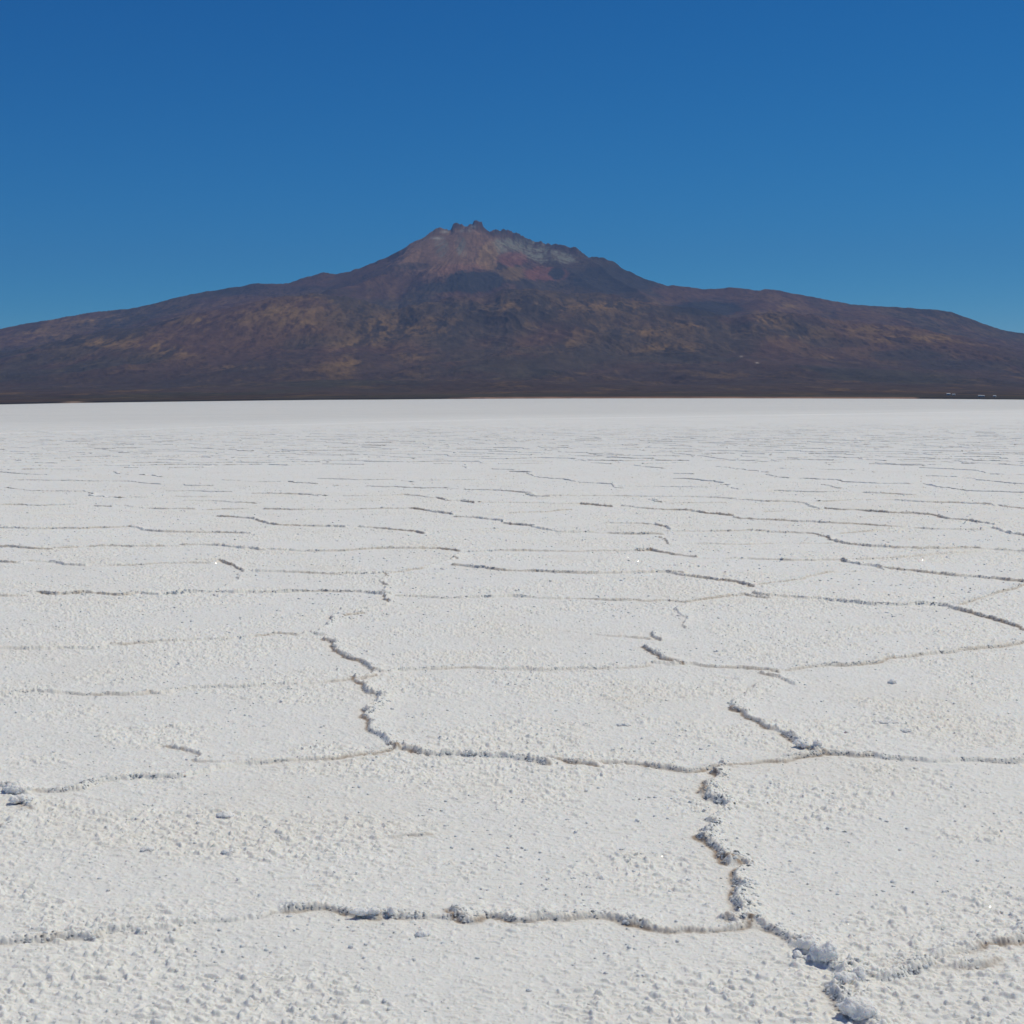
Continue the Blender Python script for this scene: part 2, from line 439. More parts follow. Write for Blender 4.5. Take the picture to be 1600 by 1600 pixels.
lump_c, lump_r, lump_d = [], [], []         # crystal lumps along the ridges: centre, radius xyz, dirt
strip_v, strip_f, strip_c = [], [], []; sv = 0
for P, w in lines:
    w = min(w, .75 + .45 * w)
    d0 = np.hypot(*P.mean(0)); dmin = np.hypot(P[:, 0], P[:, 1]).min()
    ang = abs(math.atan2(*P.mean(0)))
    if ang > R(37): continue
    if d0 < 27:
        step = .012 if d0 < 14 else .02
        Q, T, N, t, s0 = resample(P, step, 1.0)
        n = len(Q)
        g = .5 * vnoise(t / .22 + s0, t * 0, 4) + .45 * vnoise(t / .06 + s0, t * 0, 5) + .10 * vnoise(t / .02 + s0, t * 0, 6)
        gap = sstep(.27 - .14 * w, .42 - .14 * w, vnoise(t / .55 + s0, t * 0, 7) * .6 + vnoise(t / .14 + s0, t * 0, 8) * .4)
        endf = np.minimum(1, np.minimum(t, t[-1] - t) / .04 + .55)
        Hh = (.0060 + .0130 * w * g * 1.6) * (.48 + .52 * gap) * endf * (1 + .55 * float(sstep(8, 15, d0)))
        dirt = sstep(.25, .65, vnoise(t / .5 + s0, t * 0, 9)) * min(1.0, .35 + .5 * w) * (.32 + .68 * np.abs(N[:, 0]) ** .8)
        fk = .95 - .6 * float(sstep(7, 13, d0))
        ra = np.hypot(Q[:, 0], Q[:, 1]); aa = np.arctan2(Q[:, 0], Q[:, 1])
        for i in range(n):
            r = ra[i]; Hi = Hh[i]
            if r > 27.3 or r < 2.5: continue
            back_l = .17; fr = .10
            i0 = np.searchsorted(RR, r - back_l); i1 = np.searchsorted(RR, r + back_l)
            j0 = np.searchsorted(aV, aa[i] - back_l / r); j1 = np.searchsorted(aV, aa[i] + back_l / r)
            if j1 <= j0 or i1 <= i0: continue
            dx = GX[i0:i1, j0:j1] - Q[i, 0]; dy = GY[i0:i1, j0:j1] - Q[i, 1]
            s = dx * N[i, 0] + dy * N[i, 1]; tt = np.abs(dx * T[i, 0] + dy * T[i, 1])
            wt = np.clip(1.6 - tt / step * .8, 0, 1)
            f = .006 + fk * Hi
            front = np.clip(1 + s / f, 0, 1); front = front * front * (3 - 2 * front)
            bk = .62 * np.exp(-np.maximum(s, 0) / (.018 + .9 * Hi)) + .38 * np.clip(1 - s / back_l, 0, 1) ** 1.5
            h = Hi * np.where(s < 0, front, bk) * wt
            sub = H[i0:i1, j0:j1]; np.maximum(sub, h, out=sub)
            dd = np.exp(-((s + f * 1.05) / (.006 + .15 * Hi)) ** 2) * wt * dirt[i] * 1.2 * gap[i]
            sub = DM[i0:i1, j0:j1]; np.maximum(sub, dd, out=sub)
            tn = np.where(s < 0, np.clip(1 + s / fr, 0, 1), 0) * wt * (.35 + .65 * dirt[i]) * min(1, w)
            sub = TM[i0:i1, j0:j1]; np.maximum(sub, tn, out=sub)
        # crystal lumps
        nl = int(t[-1] * (380 if d0 < 7 else 190 if d0 < 13 else 70) * min(1.3, .5 + .6 * w))
        if nl:
            ii = RNG.integers(0, n, nl); hh = Hh[ii]
            rad = (.0016 + hh * RNG.uniform(.08, .27, nl)) * (1 if d0 < 13 else 1.25)
            ff = .006 + fk * hh; off = RNG.uniform(-1.0, .7, nl) * ff
            zz = hh * np.clip(1 + off / ff, 0, 1) ** .8 * .95 - rad * .35
            back_part = RNG.random(nl) < .22
            off = np.where(back_part, RNG.uniform(.008, .06, nl) , off); zz = np.where(back_part, hh * .62 * np.exp(-off / (.018 + .9 * hh)) + .38 * hh * (1 - off / .17) - rad * .2, zz)
            c = Q[ii] + N[ii] * off[:, None]
            keep = (gap[ii] > .25) | (RNG.random(nl) < .3)
            lump_c.append(np.column_stack([c, zz])[keep]); lump_r.append(rad[keep])
            lump_d.append((dirt[ii] * np.clip(1 - zz / np.maximum(hh, .004) * 2.2, 0, 1) * .8)[keep])
    if d0 >= 24:
        step = .03 * max(1, d0 / 30) if d0 < 80 else .0012 * d0
        Q, T, N, t, s0 = resample(P, step, 1.6)
        n = len(Q)
        g = .4 * vnoise(t / .3 + s0, t * 0, 4) + .4 * vnoise(t / (.07 + .001 * d0) + s0, t * 0, 5) + .3 * RNG.random(n)
        gap = .25 + .75 * sstep(.20, .34, vnoise(t / .6 + s0, t * 0, 7) * .55 + vnoise(t / .2 + s0, t * 0, 8) * .45 - .16 * (1 - min(1, w)))
        fd = 1 - sstep(32, 130, d0) * .86
        Hh = (.009 + .028 * min(w, 1.1) * g * 1.5) * gap * fd * .88 - .003
        if Hh.max() < .004: continue
        r = np.hypot(Q[:, 0], Q[:, 1]); z0 = salt_rise(np.arctan2(Q[:, 0], Q[:, 1]), r)
        wd = .02 + 1.3 * np.maximum(Hh, 0)
        row = []
        for (k, zf) in ((-.35, -.004), (-.05, .85), (.35, 1.0), (1.6, .35), (4.5, -.004)):
            zz = z0 + (np.where(zf > 0, Hh * zf, -.004))
            row.append(np.column_stack([Q + N * (wd * k)[:, None], zz]))
        V = np.stack(row, 1).reshape(-1, 3)
        c = np.tile(SALT, (n, 5, 1)); dm = (sstep(.2, .6, vnoise(t / .8 + s0, t * 0, 9)) * .75 * min(1, w) * (1 - .6 * min(1, d0 / 150)))[:, None]
        c[:, 0] = SALT * (1 - dm) + DIRT * dm; dm2 = dm * .45
        c[:, 1] = SALT * (1 - dm2) + DIRT * dm2
        fc = grid_faces(n, 5)
        strip_v.append(V); strip_c.append(c.reshape(-1, 3)); strip_f.append(fc + sv); sv += len(V)

# ---- surface relief of the crust itself
def relief(X, Y, rr, tm):
    patch = sstep(.38, .62, fbm(X / .55, Y / .55, 3, 20))
    wx = (vnoise(X / .03, Y / .03, 50) - .5) * .02; wy = (vnoise(X / .03, Y / .03, 51) - .5) * .02
    n1 = vnoise((X + wx) / .026, (Y + wy) / .018, 30); n2 = vnoise((X + wx) / .013, (Y + wy) / .011, 31)
    n0 = vnoise((X + wx) / .075, (Y + wy) / .06, 33)
    k = (1 - .85 * tm)
    h = .0095 * np.clip(n1 - .58, 0, .24) * 2.0 * (.30 + .9 * patch) * k
    h += .0150 * np.clip(n1 * .35 + n2 * .65 - .56, 0, .20) * (.75 + .6 * patch) * k * 1.5
    h += .0150 * np.clip(n0 - .76, 0, .14) * (.4 + n2) * k * patch * 2.2
    h += .0045 * (fbm(X / .25, Y / .25, 3, 40) - .5) * 2
    n3 = vnoise((X + wy) / .017, (Y + wx) / .009, 36)
    h += .0090 * np.clip(n3 - .60, 0, .25) * (.5 + patch) * k * 1.5 + .0016 * vnoise(X / .006, Y / .006, 44)
    return h
fade = (1 - sstep(24, 60, RR))[:, None]
H2 = np.zeros_like(H)
nnear = np.searchsorted(RR, 60)
H2[:nnear] = relief(GX[:nnear], GY[:nnear], RR[:nnear, None], TM[:nnear]) 
H2[:nnear] *= (.25 + .75 * fade[:nnear])
far = slice(nnear, None)
H2[far] = .012 * (fbm(GX[far] / .9, GY[far] / .9, 3, 60) - .5)
# rough, knobbly ridge tops
rough = np.zeros_like(H)
m = H > .002
rough[m] = (vnoise(GX[m] / .011, GY[m] / .011, 70) * .6 + vnoise(GX[m] / .005, GY[m] / .005, 71) * .4)
H *= (.55 + .9 * rough)
Z = H + H2 + salt_rise(AZs[None, :], RR[:, None])
big = fbm(GX / 3.0, GY / 3.0, 4, 80)[..., None]
fine = fbm(GX / .12, GY / .12, 3, 90)[..., None]
farstreak = fbm(GX / 60.0, GY / 14.0, 4, 95)[..., None]
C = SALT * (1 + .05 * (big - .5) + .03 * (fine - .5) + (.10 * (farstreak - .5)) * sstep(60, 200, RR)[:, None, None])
# an old wheel track crosses the flat; shade of rough far relief is put into the colour
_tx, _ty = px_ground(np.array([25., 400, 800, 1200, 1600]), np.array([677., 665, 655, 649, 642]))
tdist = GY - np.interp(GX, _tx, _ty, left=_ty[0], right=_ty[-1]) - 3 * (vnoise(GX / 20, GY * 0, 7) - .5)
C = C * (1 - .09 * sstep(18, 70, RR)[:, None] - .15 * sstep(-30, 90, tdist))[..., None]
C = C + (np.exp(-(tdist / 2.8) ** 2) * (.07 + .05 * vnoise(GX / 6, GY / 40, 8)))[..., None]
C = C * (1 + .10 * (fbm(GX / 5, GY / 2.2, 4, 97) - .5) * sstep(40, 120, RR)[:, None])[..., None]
tmk = np.clip(TM * .55, 0, 1)[..., None]; C = C * (1 - tmk) + TAN * tmk
tan2 = (sstep(.56, .75, fbm(GX / .8, GY / .8, 3, 120)) * .20)[..., None]; C = C * (1 - tan2) + TAN * tan2
dmk = np.clip(DM * (.45 + .9 * vnoise(GX / .02, GY / .02, 99)), 0, .9)[..., None]; C = C * (1 - dmk) + DIRT * dmk
V = np.stack([GX, GY, Z], -1).reshape(-1, 3); fc = grid_faces(NR, NC, wrap=True)
C = C.reshape(-1, 3)
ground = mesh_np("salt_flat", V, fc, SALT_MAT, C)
tag(ground, "white salt crust of the flat split into polygons", None, None, 'structure')
del V, C, fc, big, fine, farstreak

def ground_z(x, y):
    r = np.hypot(x, y); a = np.arctan2(x, y)
    i = np.clip(np.searchsorted(RR, r), 1, NR - 1); j = np.clip(np.searchsorted(aV, a), 1, NCV - 1)
    return Z[i, j]

# ---- crystal lumps: knobbly blobs, many to a ridge
def ico(sub):
    bm = bmesh.new(); bmesh.ops.create_icosphere(bm, subdivisions=sub, radius=1.0)
    v = np.array([q.co[:] for q in bm.verts]); f = np.array([[q.index for q in p.verts] for p in bm.faces]); bm.free()
    return v, f
def knob(sub, amp, seed):
    v, f = ico(sub); rg = np.random.default_rng(seed)
    d = np.ones(len(v))
    for k in range(10 + (sub > 2) * 260):
        c = unit(rg.normal(size=3)); a = v @ c; fine = k > 10
        d += amp * rg.uniform(.3, 1) * (.33 if fine else 1) * np.exp((a - 1) * (rg.uniform(60, 400) if fine else rg.uniform(6, 22))) * rg.choice([1, 1, -.5])
    v = v * np.array([rg.uniform(.8, 1.2), rg.uniform(.8, 1.2), rg.uniform(.85, 1.15)])
    d += rg.normal(0, amp * (.10 if sub < 3 else .035), len(v))
    return v * d[:, None], f
K1 = [knob(1, .35, s) for s in range(6)]
K2 = [knob(2, .40, s + 20) for s in range(6)]
K3 = [knob(4, .40, s + 40) for s in range(6)]
def scatter(cent, rad, dirt, kn, flat=.75):
    vs, fs, cs, base = [], [], [], 0
    pick = RNG.integers(0, len(kn), len(cent))
    for k, (kv, kf) in enumerate(kn):
        s = np.where(pick == k)[0]
        if not len(s): continue
        th = RNG.uniform(0, 2 * math.pi, len(s)); ct, st = np.cos(th), np.sin(th)
        sc = rad[s, None] * np.column_stack([RNG.uniform(.8, 1.35, len(s)), RNG.uniform(.8, 1.25, len(s)), flat * RNG.uniform(.7, 1.2, len(s))])
        p = kv[None] * sc[:, None, :]
        x = p[..., 0] * ct[:, None] - p[..., 1] * st[:, None]; y = p[..., 0] * st[:, None] + p[..., 1] * ct[:, None]
        q = np.stack([x, y, p[..., 2]], -1) + cent[s, None, :]
        vs.append(q.reshape(-1, 3)); fs.append((kf[None] + (np.arange(len(s)) * len(kv))[:, None, None] + base).reshape(-1, 3))
        base += len(s) * len(kv)
        c = SALT * (1 - dirt[s, None]) + DIRT * dirt[s, None]
        cs.append(np.repeat(c * RNG.uniform(.95, 1.04, (len(s), 1)), len(kv), 0))
    return np.vstack(vs), np.vstack(fs), np.vstack(cs)
lc = np.vstack(lump_c); lc[:, 2] += salt_rise(np.arctan2(lc[:, 0], lc[:, 1]), np.hypot(lc[:, 0], lc[:, 1])); lr = np.concatenate(lump_r); ld = np.concatenate(lump_d)
dist = np.hypot(lc[:, 0], lc[:, 1])
ok = (np.abs(np.arctan2(lc[:, 0], lc[:, 1])) < R(36)) & (dist > 2.5)
lc, lr, ld, dist = lc[ok], lr[ok], ld[ok], dist[ok]
near = (dist < 6.5) & (lr > .0055)
print("ridge lumps", near.sum(), (~near).sum())
a = scatter(lc[near], lr[near], ld[near], K2); b = scatter(lc[~near], lr[~near], ld[~near], K1)
o = mesh_np("salt_ridges", np.vstack([a[0], b[0]]), np.vstack([a[1], b[1] + len(a[0])]), CRYST_MAT, np.vstack([a[2], b[2]]), smooth=True)
tag(o, "crumbly white salt ridges along the edges of the near crust polygons", "salt ridge", None, 'stuff')
o = mesh_np("salt_ridges", np.vstack(strip_v), np.vstack(strip_f), SALT_MAT, np.vstack(strip_c), smooth=False)
tag(o, "thin salt ridges on the far part of the flat, seen as fine dark lines", "salt ridge", None, 'stuff')
del strip_v, strip_f, strip_c

# loose crumbs lying on the crust
def crumbs(n, r0, r1, rmin, rmax, power):
    u = RNG.random(n); r = (r0 ** power + u * (r1 ** power - r0 ** power)) ** (1 / power)
    az = RNG.uniform(R(-27), R(27), n); x = r * np.sin(az); y = r * np.cos(az)
    den = sstep(.34, .62, fbm(x / .45, y / .45, 3, 20)) * .6 + .4
    den = den * sstep(.2, .7, vnoise(x / .14, y / .14, 140))
    k = RNG.random(n) < den; x, y, r = x[k], y[k], r[k]
    rad = rmin * (rmax / rmin) ** (RNG.random(len(x)) ** 3.0)
    return x, y, rad
x1, y1, q1 = crumbs(34000, 3.2, 12, .0014, .009, 1.3)
x2, y2, q2 = crumbs(60000, 11, 30, .003, .016, 1.5)
x3, y3, q3 = crumbs(210000, 28, 260, .007, .034, 1.0)
z1 = ground_z(x1, y1); z2 = ground_z(x2, y2); z3 = salt_rise(np.arctan2(x3, y3), np.hypot(x3, y3))
KM = [knob(1, .3, s + 70) for s in range(4)]
def kl(seed):
    v, f = ico(0) if False else ico(1)
    rg = np.random.default_rng(seed); return v * rg.uniform(.75, 1.25, (len(v), 1)), f
oct_v = np.array([[1, 0, 0], [0, 1, 0], [-1, 0, 0], [0, -1, 0], [0, 0, 1.0]]); oct_f = np.array([[0, 1, 4], [1, 2, 4], [2, 3, 4], [3, 0, 4]])
A = scatter(np.column_stack([x1, y1, z1 + q1 * .15]), q1, np.zeros(len(x1)), KM, .5)
B = scatter(np.column_stack([x2, y2, z2 + q2 * .1]), q2, np.zeros(len(x2)), KM, .5)
D = scatter(np.column_stack([x3, y3, z3 - .002]), q3, RNG.random(len(x3)) * .45, [(oct_v, oct_f)], .8)
o = mesh_np("salt_crumbs", np.vstack([A[0], B[0], D[0]]), np.vstack([A[1], B[1] + len(A[0]), D[1] + len(A[0]) + len(B[0])]), CRYST_MAT, np.vstack([A[2], B[2], D[2]]), smooth=True)
tag(o, "loose white salt crumbs scattered over the crust", "salt crumbs", None, 'stuff')

# single crystals with a facet turned so that they flash in the sun
hv = None
ng = 220
r = 3.4 * (16 / 3.4) ** RNG.random(ng); az = RNG.uniform(R(-24), R(24), ng); x = r * np.sin(az); y = r * np.cos(az); z = ground_z(x, y)
vdir = np.stack([-x, -y, CAM_H - z], 1); vdir /= np.linalg.norm(vdir, axis=1)[:, None]
sd = np.array(_d[:])
hvec = vdir + sd; hvec /= np.linalg.norm(hvec, axis=1)[:, None]
hvec += RNG.normal(0, .05, hvec.shape); hvec /= np.linalg.norm(hvec, axis=1)[:, None]
t1 = np.cross(hvec, [0, 0, 1.0]); t1 /= np.linalg.norm(t1, axis=1)[:, None]; t2 = np.cross(hvec, t1)
sz = r * .00018 * RNG.uniform(.5, 1.6, ng); th = RNG.uniform(0, 6.28, ng)
vv = []; c0 = np.stack([x, y, z + sz * .5 + .002], 1)
for k in range(4):
    an = th + k * math.pi / 2
    vv.append(c0 + (t1 * np.cos(an)[:, None] + t2 * np.sin(an)[:, None]) * sz[:, None])
vv.append(c0 - hvec * sz[:, None] * 1.3)
GV = np.stack(vv, 1).reshape(-1, 3)
tri = np.array([[0, 1, 2], [0, 2, 3], [1, 0, 4], [2, 1, 4], [3, 2, 4], [0, 3, 4]])
GF = (tri[None] + (np.arange(ng) * 5)[:, None, None]).reshape(-1, 3)
o = mesh_np("salt_crystals", GV, GF, GLINT_MAT, None, smooth=False)
tag(o, "tiny clear salt crystals sparkling on the near crust", "salt crystals", None, 'stuff')

# ------------------------------------------------------------------ salt lumps one can point at
LUMP_MAT = material("salt_lump_crystal", (.87, .86, .83), rough=.55, spec=.3, noise=(40.0, 4, .93, 1.03), bump=(260, 6, .5, .002))
_b = LUMP_MAT.node_tree.nodes['Principled BSDF']; _b.inputs['Subsurface Weight'].default_value = 1.0
_b.inputs['Subsurface Radius'].default_value = (1.0, .88, .76); _b.inputs['Subsurface Scale'].default_value = .02
LUMP_TEX = []
for _sc in (.013, .0045):
    _t = bpy.data.textures.new("salt_knobs", 'CLOUDS'); _t.noise_scale = _sc; _t.noise_depth = 2; LUMP_TEX.append(_t)
def salt_lump(u, v, parts, label):
    """parts: (du, dv, half width px, half height px, depth factor, dirt); every one becomes a knobbly mass of one mesh"""
    gx, gy = px_ground(u, v); gx, gy = float(gx), float(gy)
    d = math.hypot(gx, gy); s = math.hypot(d, CAM_H) / F
    vs, fs, cs, base = [], [], [], 0
    rt = np.array([math.cos(math.atan2(gx, gy)), -math.sin(math.atan2(gx, gy))]); fwd = np.array([gx, gy]) / d
    for k, (du, dv, hw, hh, dep, dirt) in enumerate(parts):
        kv, kf = K3[(k + int(u)) % 6]
        kv = kv + .035 * RNG.normal(size=kv.shape) * 0
        rx, rz, ry = hw * s * .86, hh * s * .92, hw * s * dep * .9
        off = rt * du * s + fwd * (-dv * s * .8)
        p = kv * np.array([rx, ry, rz])
        q = np.zeros_like(p); q[:, :2] = p[:, :1] * rt + p[:, 1:2] * fwd + off; q[:, 2] = p[:, 2] + rz * .55
        vs.append(q); fs.append(kf + base); base += len(kv)
        low = np.clip((.35 * rz - q[:, 2]) / (.7 * rz) + .2, 0, 1)[:, None] * dirt
        cs.append(SALT * (1 - low) + DIRT * low)
    o = mesh_np("salt_lump", np.vstack(vs), np.vstack(fs), LUMP_MAT, None)
    rm = o.modifiers.new("merge", 'REMESH'); rm.mode = 'VOXEL'; rm.voxel_size = max(.0011, .75 * s); rm.use_smooth_shade = True
    for tx, st in ((LUMP_TEX[0], 4.2 * s), (LUMP_TEX[1], 2.0 * s)):
        dp = o.modifiers.new("knobs", 'DISPLACE'); dp.texture = tx; dp.strength = st; dp.mid_level = .5; dp.texture_coords = 'LOCAL'
    o.location = (gx, gy, float(ground_z(np.array(gx), np.array(gy))) - .003)
    tag(o, label, "salt lump", "lumps of salt grown on the crust")
salt_lump(1318, 1541, [(0, 0, 15, 13, .9, .5), (12, -6, 11, 11, .9, .2), (-10, 5, 8, 7, .9, .7), (6, -14, 10, 8, .8, .2)], "round cauliflower salt lump at the bend of the big ridge, left of the smooth block")
salt_lump(1340, 1538, [(0, 0, 9, 12, .7, .1), (4, -7, 9, 8, 1, .05)], "smooth pale salt block with a dark cleft, where two ridges join")
salt_lump(1292, 1508, [(0, 0, 14, 15, .8, .5), (-14, -8, 13, 12, .9, .3), (8, -4, 10, 10, .9, .5)], "large grey-sided salt knob just above the bend of the big ridge")
salt_lump(1262, 1489, [(0, 0, 12, 10, .9, .3), (12, 4, 8, 7, .9, .4), (-9, -3, 8, 8, 1, .2)], "pair of low salt knobs on the big ridge, above the large grey-sided knob")
salt_lump(1272, 1503, [(0, 0, 8, 5, .9, .4), (-9, 2, 6, 4, .9, .4), (9, 2, 6, 5, 1, .4), (-24, -8, 8, 6, 1, .1)], "crumbly salt clump fallen in front of the big ridge")
salt_lump(1345, 1594, [(0, 0, 22, 17, .8, .55), (-16, -6, 12, 12, .9, .8), (12, 0, 14, 12, .9, .4), (-2, -22, 14, 10, 1, .2), (-20, -22, 9, 8, 1, .4)], "biggest brown-footed salt lump at the bottom edge of the photo")
salt_lump(31, 1239, [(0, 0, 12, 8, .9, .5), (-8, -6, 14, 8, .9, .2), (10, -4, 9, 6, .9, .2)], "dark-bellied salt lump beside the left edge, at the end of a ridge")
salt_lump(34, 1256, [(0, 0, 10, 6, .9, .2), (8, 2, 8, 5, .9, .2), (-10, 4, 8, 5, 1, .2)], "crumbly salt patch just below the dark-bellied lump at the left edge")
salt_lump(350, 1277, [(0, 0, 11, 4.5, .6, .25), (10, -3, 9, 3, .6, .1), (6, 5, 9, 3.5, .9, .1)], "tilted salt flake with a shaded edge, alone on the left polygon")
salt_lump(232, 1330, [(0, 0, 11, 4, .6, .2), (-5, 0, 6, 4, .8, .3)], "small flat salt flake left of and below the tilted flake")
salt_lump(355, 1334, [(0, 0, 6, 4, .8, .2), (5, -2, 5, 4, .8, .1)], "little two-knobbed salt crumb below the tilted flake")
salt_lump(1394, 1069, [(0, 0, 6, 4.5, .8, .15)], "single round salt knob in the middle of the right-hand polygon")
salt_lump(1385, 1130, [(0, 0, 16, 3.0, .4, .1), (-14, 0, 8, 2.5, .5, .1)], "long thin salt flake in the right-hand polygon, upper of two")
salt_lump(1418, 1144, [(0, 0, 10, 3.2, .5, .15), (-6, -2, 6, 3.2, .6, .2)], "dark-ended thin salt flake in the right-hand polygon, lower of two")
salt_lump(976, 1134, [(0, 0, 12, 3.5, .5, .1), (-5, 1, 6, 3, .7, .15)], "low grey salt mound in the middle of the central polygon")
salt_lump(940, 1374, [(0, 0, 6, 5, .8, .3), (-4, 2, 4, 3, .8, .3)], "single dark salt knob on the big near polygon")
salt_lump(661, 1462, [(0, 0, 9, 6, .8, .15), (6, -3, 6, 5, .8, .1)], "egg-shaped salt knob just below the nearest crosswise ridge")
salt_lump(612, 1434, [(0, 0, 6, 6, .8, .3), (-45, -2, 12, 6, .5, .3), (-28, -2, 10, 6, .5, .3)], "short thick roll of salt on the nearest crosswise ridge")
salt_lump(1277, 1172, [(0, 0, 6, 8, .8, .2), (-18, -5, 8, 5, .8, .5), (-25, -12, 8, 6, .8, .6)], "upright salt knob where the slanting ridge meets the crosswise one at right")

# ------------------------------------------------------------------ volcano
SKY = [(-500, 612), (-350, 590), (-200, 556), (-80, 530), (0, 514), (37, 506), (75, 500), (124, 491), (161, 485.6), (199, 482.6), (232, 476), (262, 468), (300, 459), (337, 453), (375, 447), (394, 442.5), (412, 442.5), (450, 442.5), (465, 437.6), (487, 430.5), (506, 425), (516, 427.5), (525, 428), (544, 424.5), (566, 419), (594, 408), (606, 408), (628, 396.5), (634, 390), (641, 382.5), (650, 379), (659, 376), (667, 368), (678, 361), (687.5, 356), (697, 357.5), (705, 358), (708, 349.7), (714, 347.5), (722, 350.6), (726, 352.5), (737.5, 350.6), (741, 345.6), (747, 343.4), (752.5, 345.6), (756, 355), (762.5, 359), (769, 360), (775, 357), (781, 358), (789, 357), (797, 360), (806, 365), (816, 368), (824, 372), (831, 375), (837, 376), (844, 378), (850, 379), (856, 380), (862, 382), (869, 380), (878, 383.4), (888, 384), (898, 386.6), (906, 392), (913, 397), (920, 401), (931, 400.6), (944, 403), (959, 409), (972, 418), (987.5, 426), (1006, 435), (1031, 442.5), (1043, 447), (1052, 445.5), (1075, 447.4), (1097.5, 452), (1124, 451), (1139, 448), (1157, 450), (1187.5, 453.7), (1195, 451), (1210, 452.6), (1240, 458.6), (1270, 463), (1300, 469.5), (1330, 475), (1360, 477.4), (1397.5, 479), (1427.5, 481), (1465, 483.7), (1487.5, 487.5), (1499, 492), (1525, 500.6), (1555, 512), (1574, 517.5), (1600, 520.5), (1700, 540), (1850, 572), (2000, 600), (2150, 615)]
LOBE = [(-500, 615), (-350, 600), (-200, 575), (0, 546), (100, 531), (200, 511), (300, 491), (430, 463), (500, 459), (560, 466), (622, 478), (669, 467), (710, 463), (755, 466), (770, 460), (792, 451), (826, 450), (856, 454), (931, 460), (969, 466), (1025, 477), (1062, 483), (1100, 489), (1142, 499), (1172, 489), (1230, 492), (1300, 502), (1400, 512), (1500, 528), (1600, 548), (1700, 565), (1850, 590), (2000, 608), (2150, 616)]
def curve(pts):
    p = np.array(pts, float); a, t = px_dir(p[:, 0], p[:, 1]); return a, t
core = np.linspace(R(-19.8), R(19.8), 1500)
sL = R(-19.8) - np.cumsum(np.full(150, R(.1)))[::-1]
MA = np.concatenate([sL, core, -sL[::-1]])
MR = np.concatenate([[2992, 3000, 3030, 3060, 3120], np.geomspace(3200, 9000, 150), np.linspace(9030, 15600, 380), np.geomspace(15650, 21000, 40)])
sa, st_ = curve(SKY); la, lt = curve(LOBE)
skt = np.interp(MA, sa, st_); _u = 800 + F * np.tan(MA)
skt = skt + ((fbm(_u / 7, _u * 0, 3, 11) - .5) * 9.0 * np.exp(-((_u - 780) / 130) ** 4) + (fbm(_u / 12, _u * 0, 4, 12) - .5) * 2.2) / F
lbt = np.interp(MA, la, lt)
skt = np.minimum.reduce([skt]); lbt = np.minimum(lbt, skt - .0008)
base_t = np.interp(MA, *curve([(-500, 632), (0, 632), (800, 627), (1600, 624.5), (2150, 624)]))
rs = 14600 + 500 * (vnoise(MA * 12, MA * 0, 3) - .5) + 500 * np.exp(-((MA - px_dir(830, 400)[0]) / R(1.7)) ** 2)
rl = 11200 + 900 * (vnoise(MA * 9, MA * 0, 5) - .5)
edge_z = salt_rise(MA, np.full_like(MA, 3000.0))
def smooth_az(q, w):
    n = int(w); kk = np.exp(-np.linspace(-2, 2, 2 * n + 1) ** 2); kk /= kk.sum()
    return np.convolve(np.pad(q, n, mode='edge'), kk, 'valid')
sks = np.minimum(smooth_az(skt, 60), skt + .0003) - .0006; sks2 = smooth_az(sks, 40)
zs2 = CAM_H + sks2 * rs; zs = CAM_H + skt * rs; zl = CAM_H + lbt * rl
MZ = np.zeros((len(MR), len(MA)))
for j in range(len(MA)):
    z0 = edge_z[j]
    kr = [2992, 3000, 3060, 5000, 7200, 9300, rl[j], rl[j] + 650, rl[j] + 1400, rs[j] - 900, rs[j] - 190, rs[j], rs[j] + 190, rs[j] + 600, 17500, 21000]
    lz = zl[j]
    kz = [z0 - 1.5, z0 - .2, z0 + 2.4, z0 + 16 + .02 * lz, z0 + 34 + .09 * lz, .42 * lz + 20, lz, lz - 25, lz + .06 * (zs[j] - lz), lz + .56 * (zs2[j] - lz), lz + .86 * (zs2[j] - lz), zs[j], zs2[j] - 50, zs2[j] - 160, zs2[j] * .35, -5]
    MZ[:, j] = np.interp(MR, kr, kz)
# soften along the slope, keep the crest line
k = np.exp(-np.linspace(-2, 2, 15) ** 2); k /= k.sum()
Zs = np.apply_along_axis(lambda c: np.convolve(np.pad(c, 7, mode='edge'), k, 'valid'), 0, MZ)
wcrest = np.exp(-((MR[:, None] - rs[None, :]) / 90) ** 2); wl = (MR < 3300)[:, None]
MZ = np.where(wl, MZ, Zs * (1 - wcrest) + MZ * wcrest)
MX = MR[:, None] * np.sin(MA); MY = MR[:, None] * np.cos(MA)
sa0 = float(px_dir(740, 350)[0]); SX, SY = 14700 * math.sin(sa0), 14700 * math.cos(sa0)
# radial gullies
dx, dy = MX - SX, MY - SY; rho = np.hypot(dx, dy); th = np.arctan2(dx, -dy)
warp = (fbm(MX / 1500, MY / 1500, 3, 200) - .5) * .5
gul = ridged(th * 7 + warp * 7, rho / 5200 + warp, 4, 210)
hum = fbm(MX / 700, MY / 1300, 6, 230) - .5
t_sl = np.clip((MR[:, None] - 5200) / 5000, 0, 1)
cone_keep = 1 - .72 * np.exp(-(rho / 3800) ** 2)
crest_keep = 1 - np.exp(-((MR[:, None] - rs[None, :]) / 500) ** 2) * .93
amp = 75 * t_sl * crest_keep * cone_keep * sstep(200, 2500, rho)
MZ = MZ + amp * (gul - .55) * .75 + 150 * t_sl * crest_keep * cone_keep * hum * sstep(300, 1800, rho)
gul2 = ridged(th * 24 + warp * 20, rho / 1300 + warp * 3, 3, 260)
MZ += 20 * t_sl * crest_keep * cone_keep * (gul2 - .5) + 26 * t_sl * crest_keep * (.4 + .6 * cone_keep) * (ridged(MX / 170 + warp * 4, MY / 520, 4, 270) - .5)
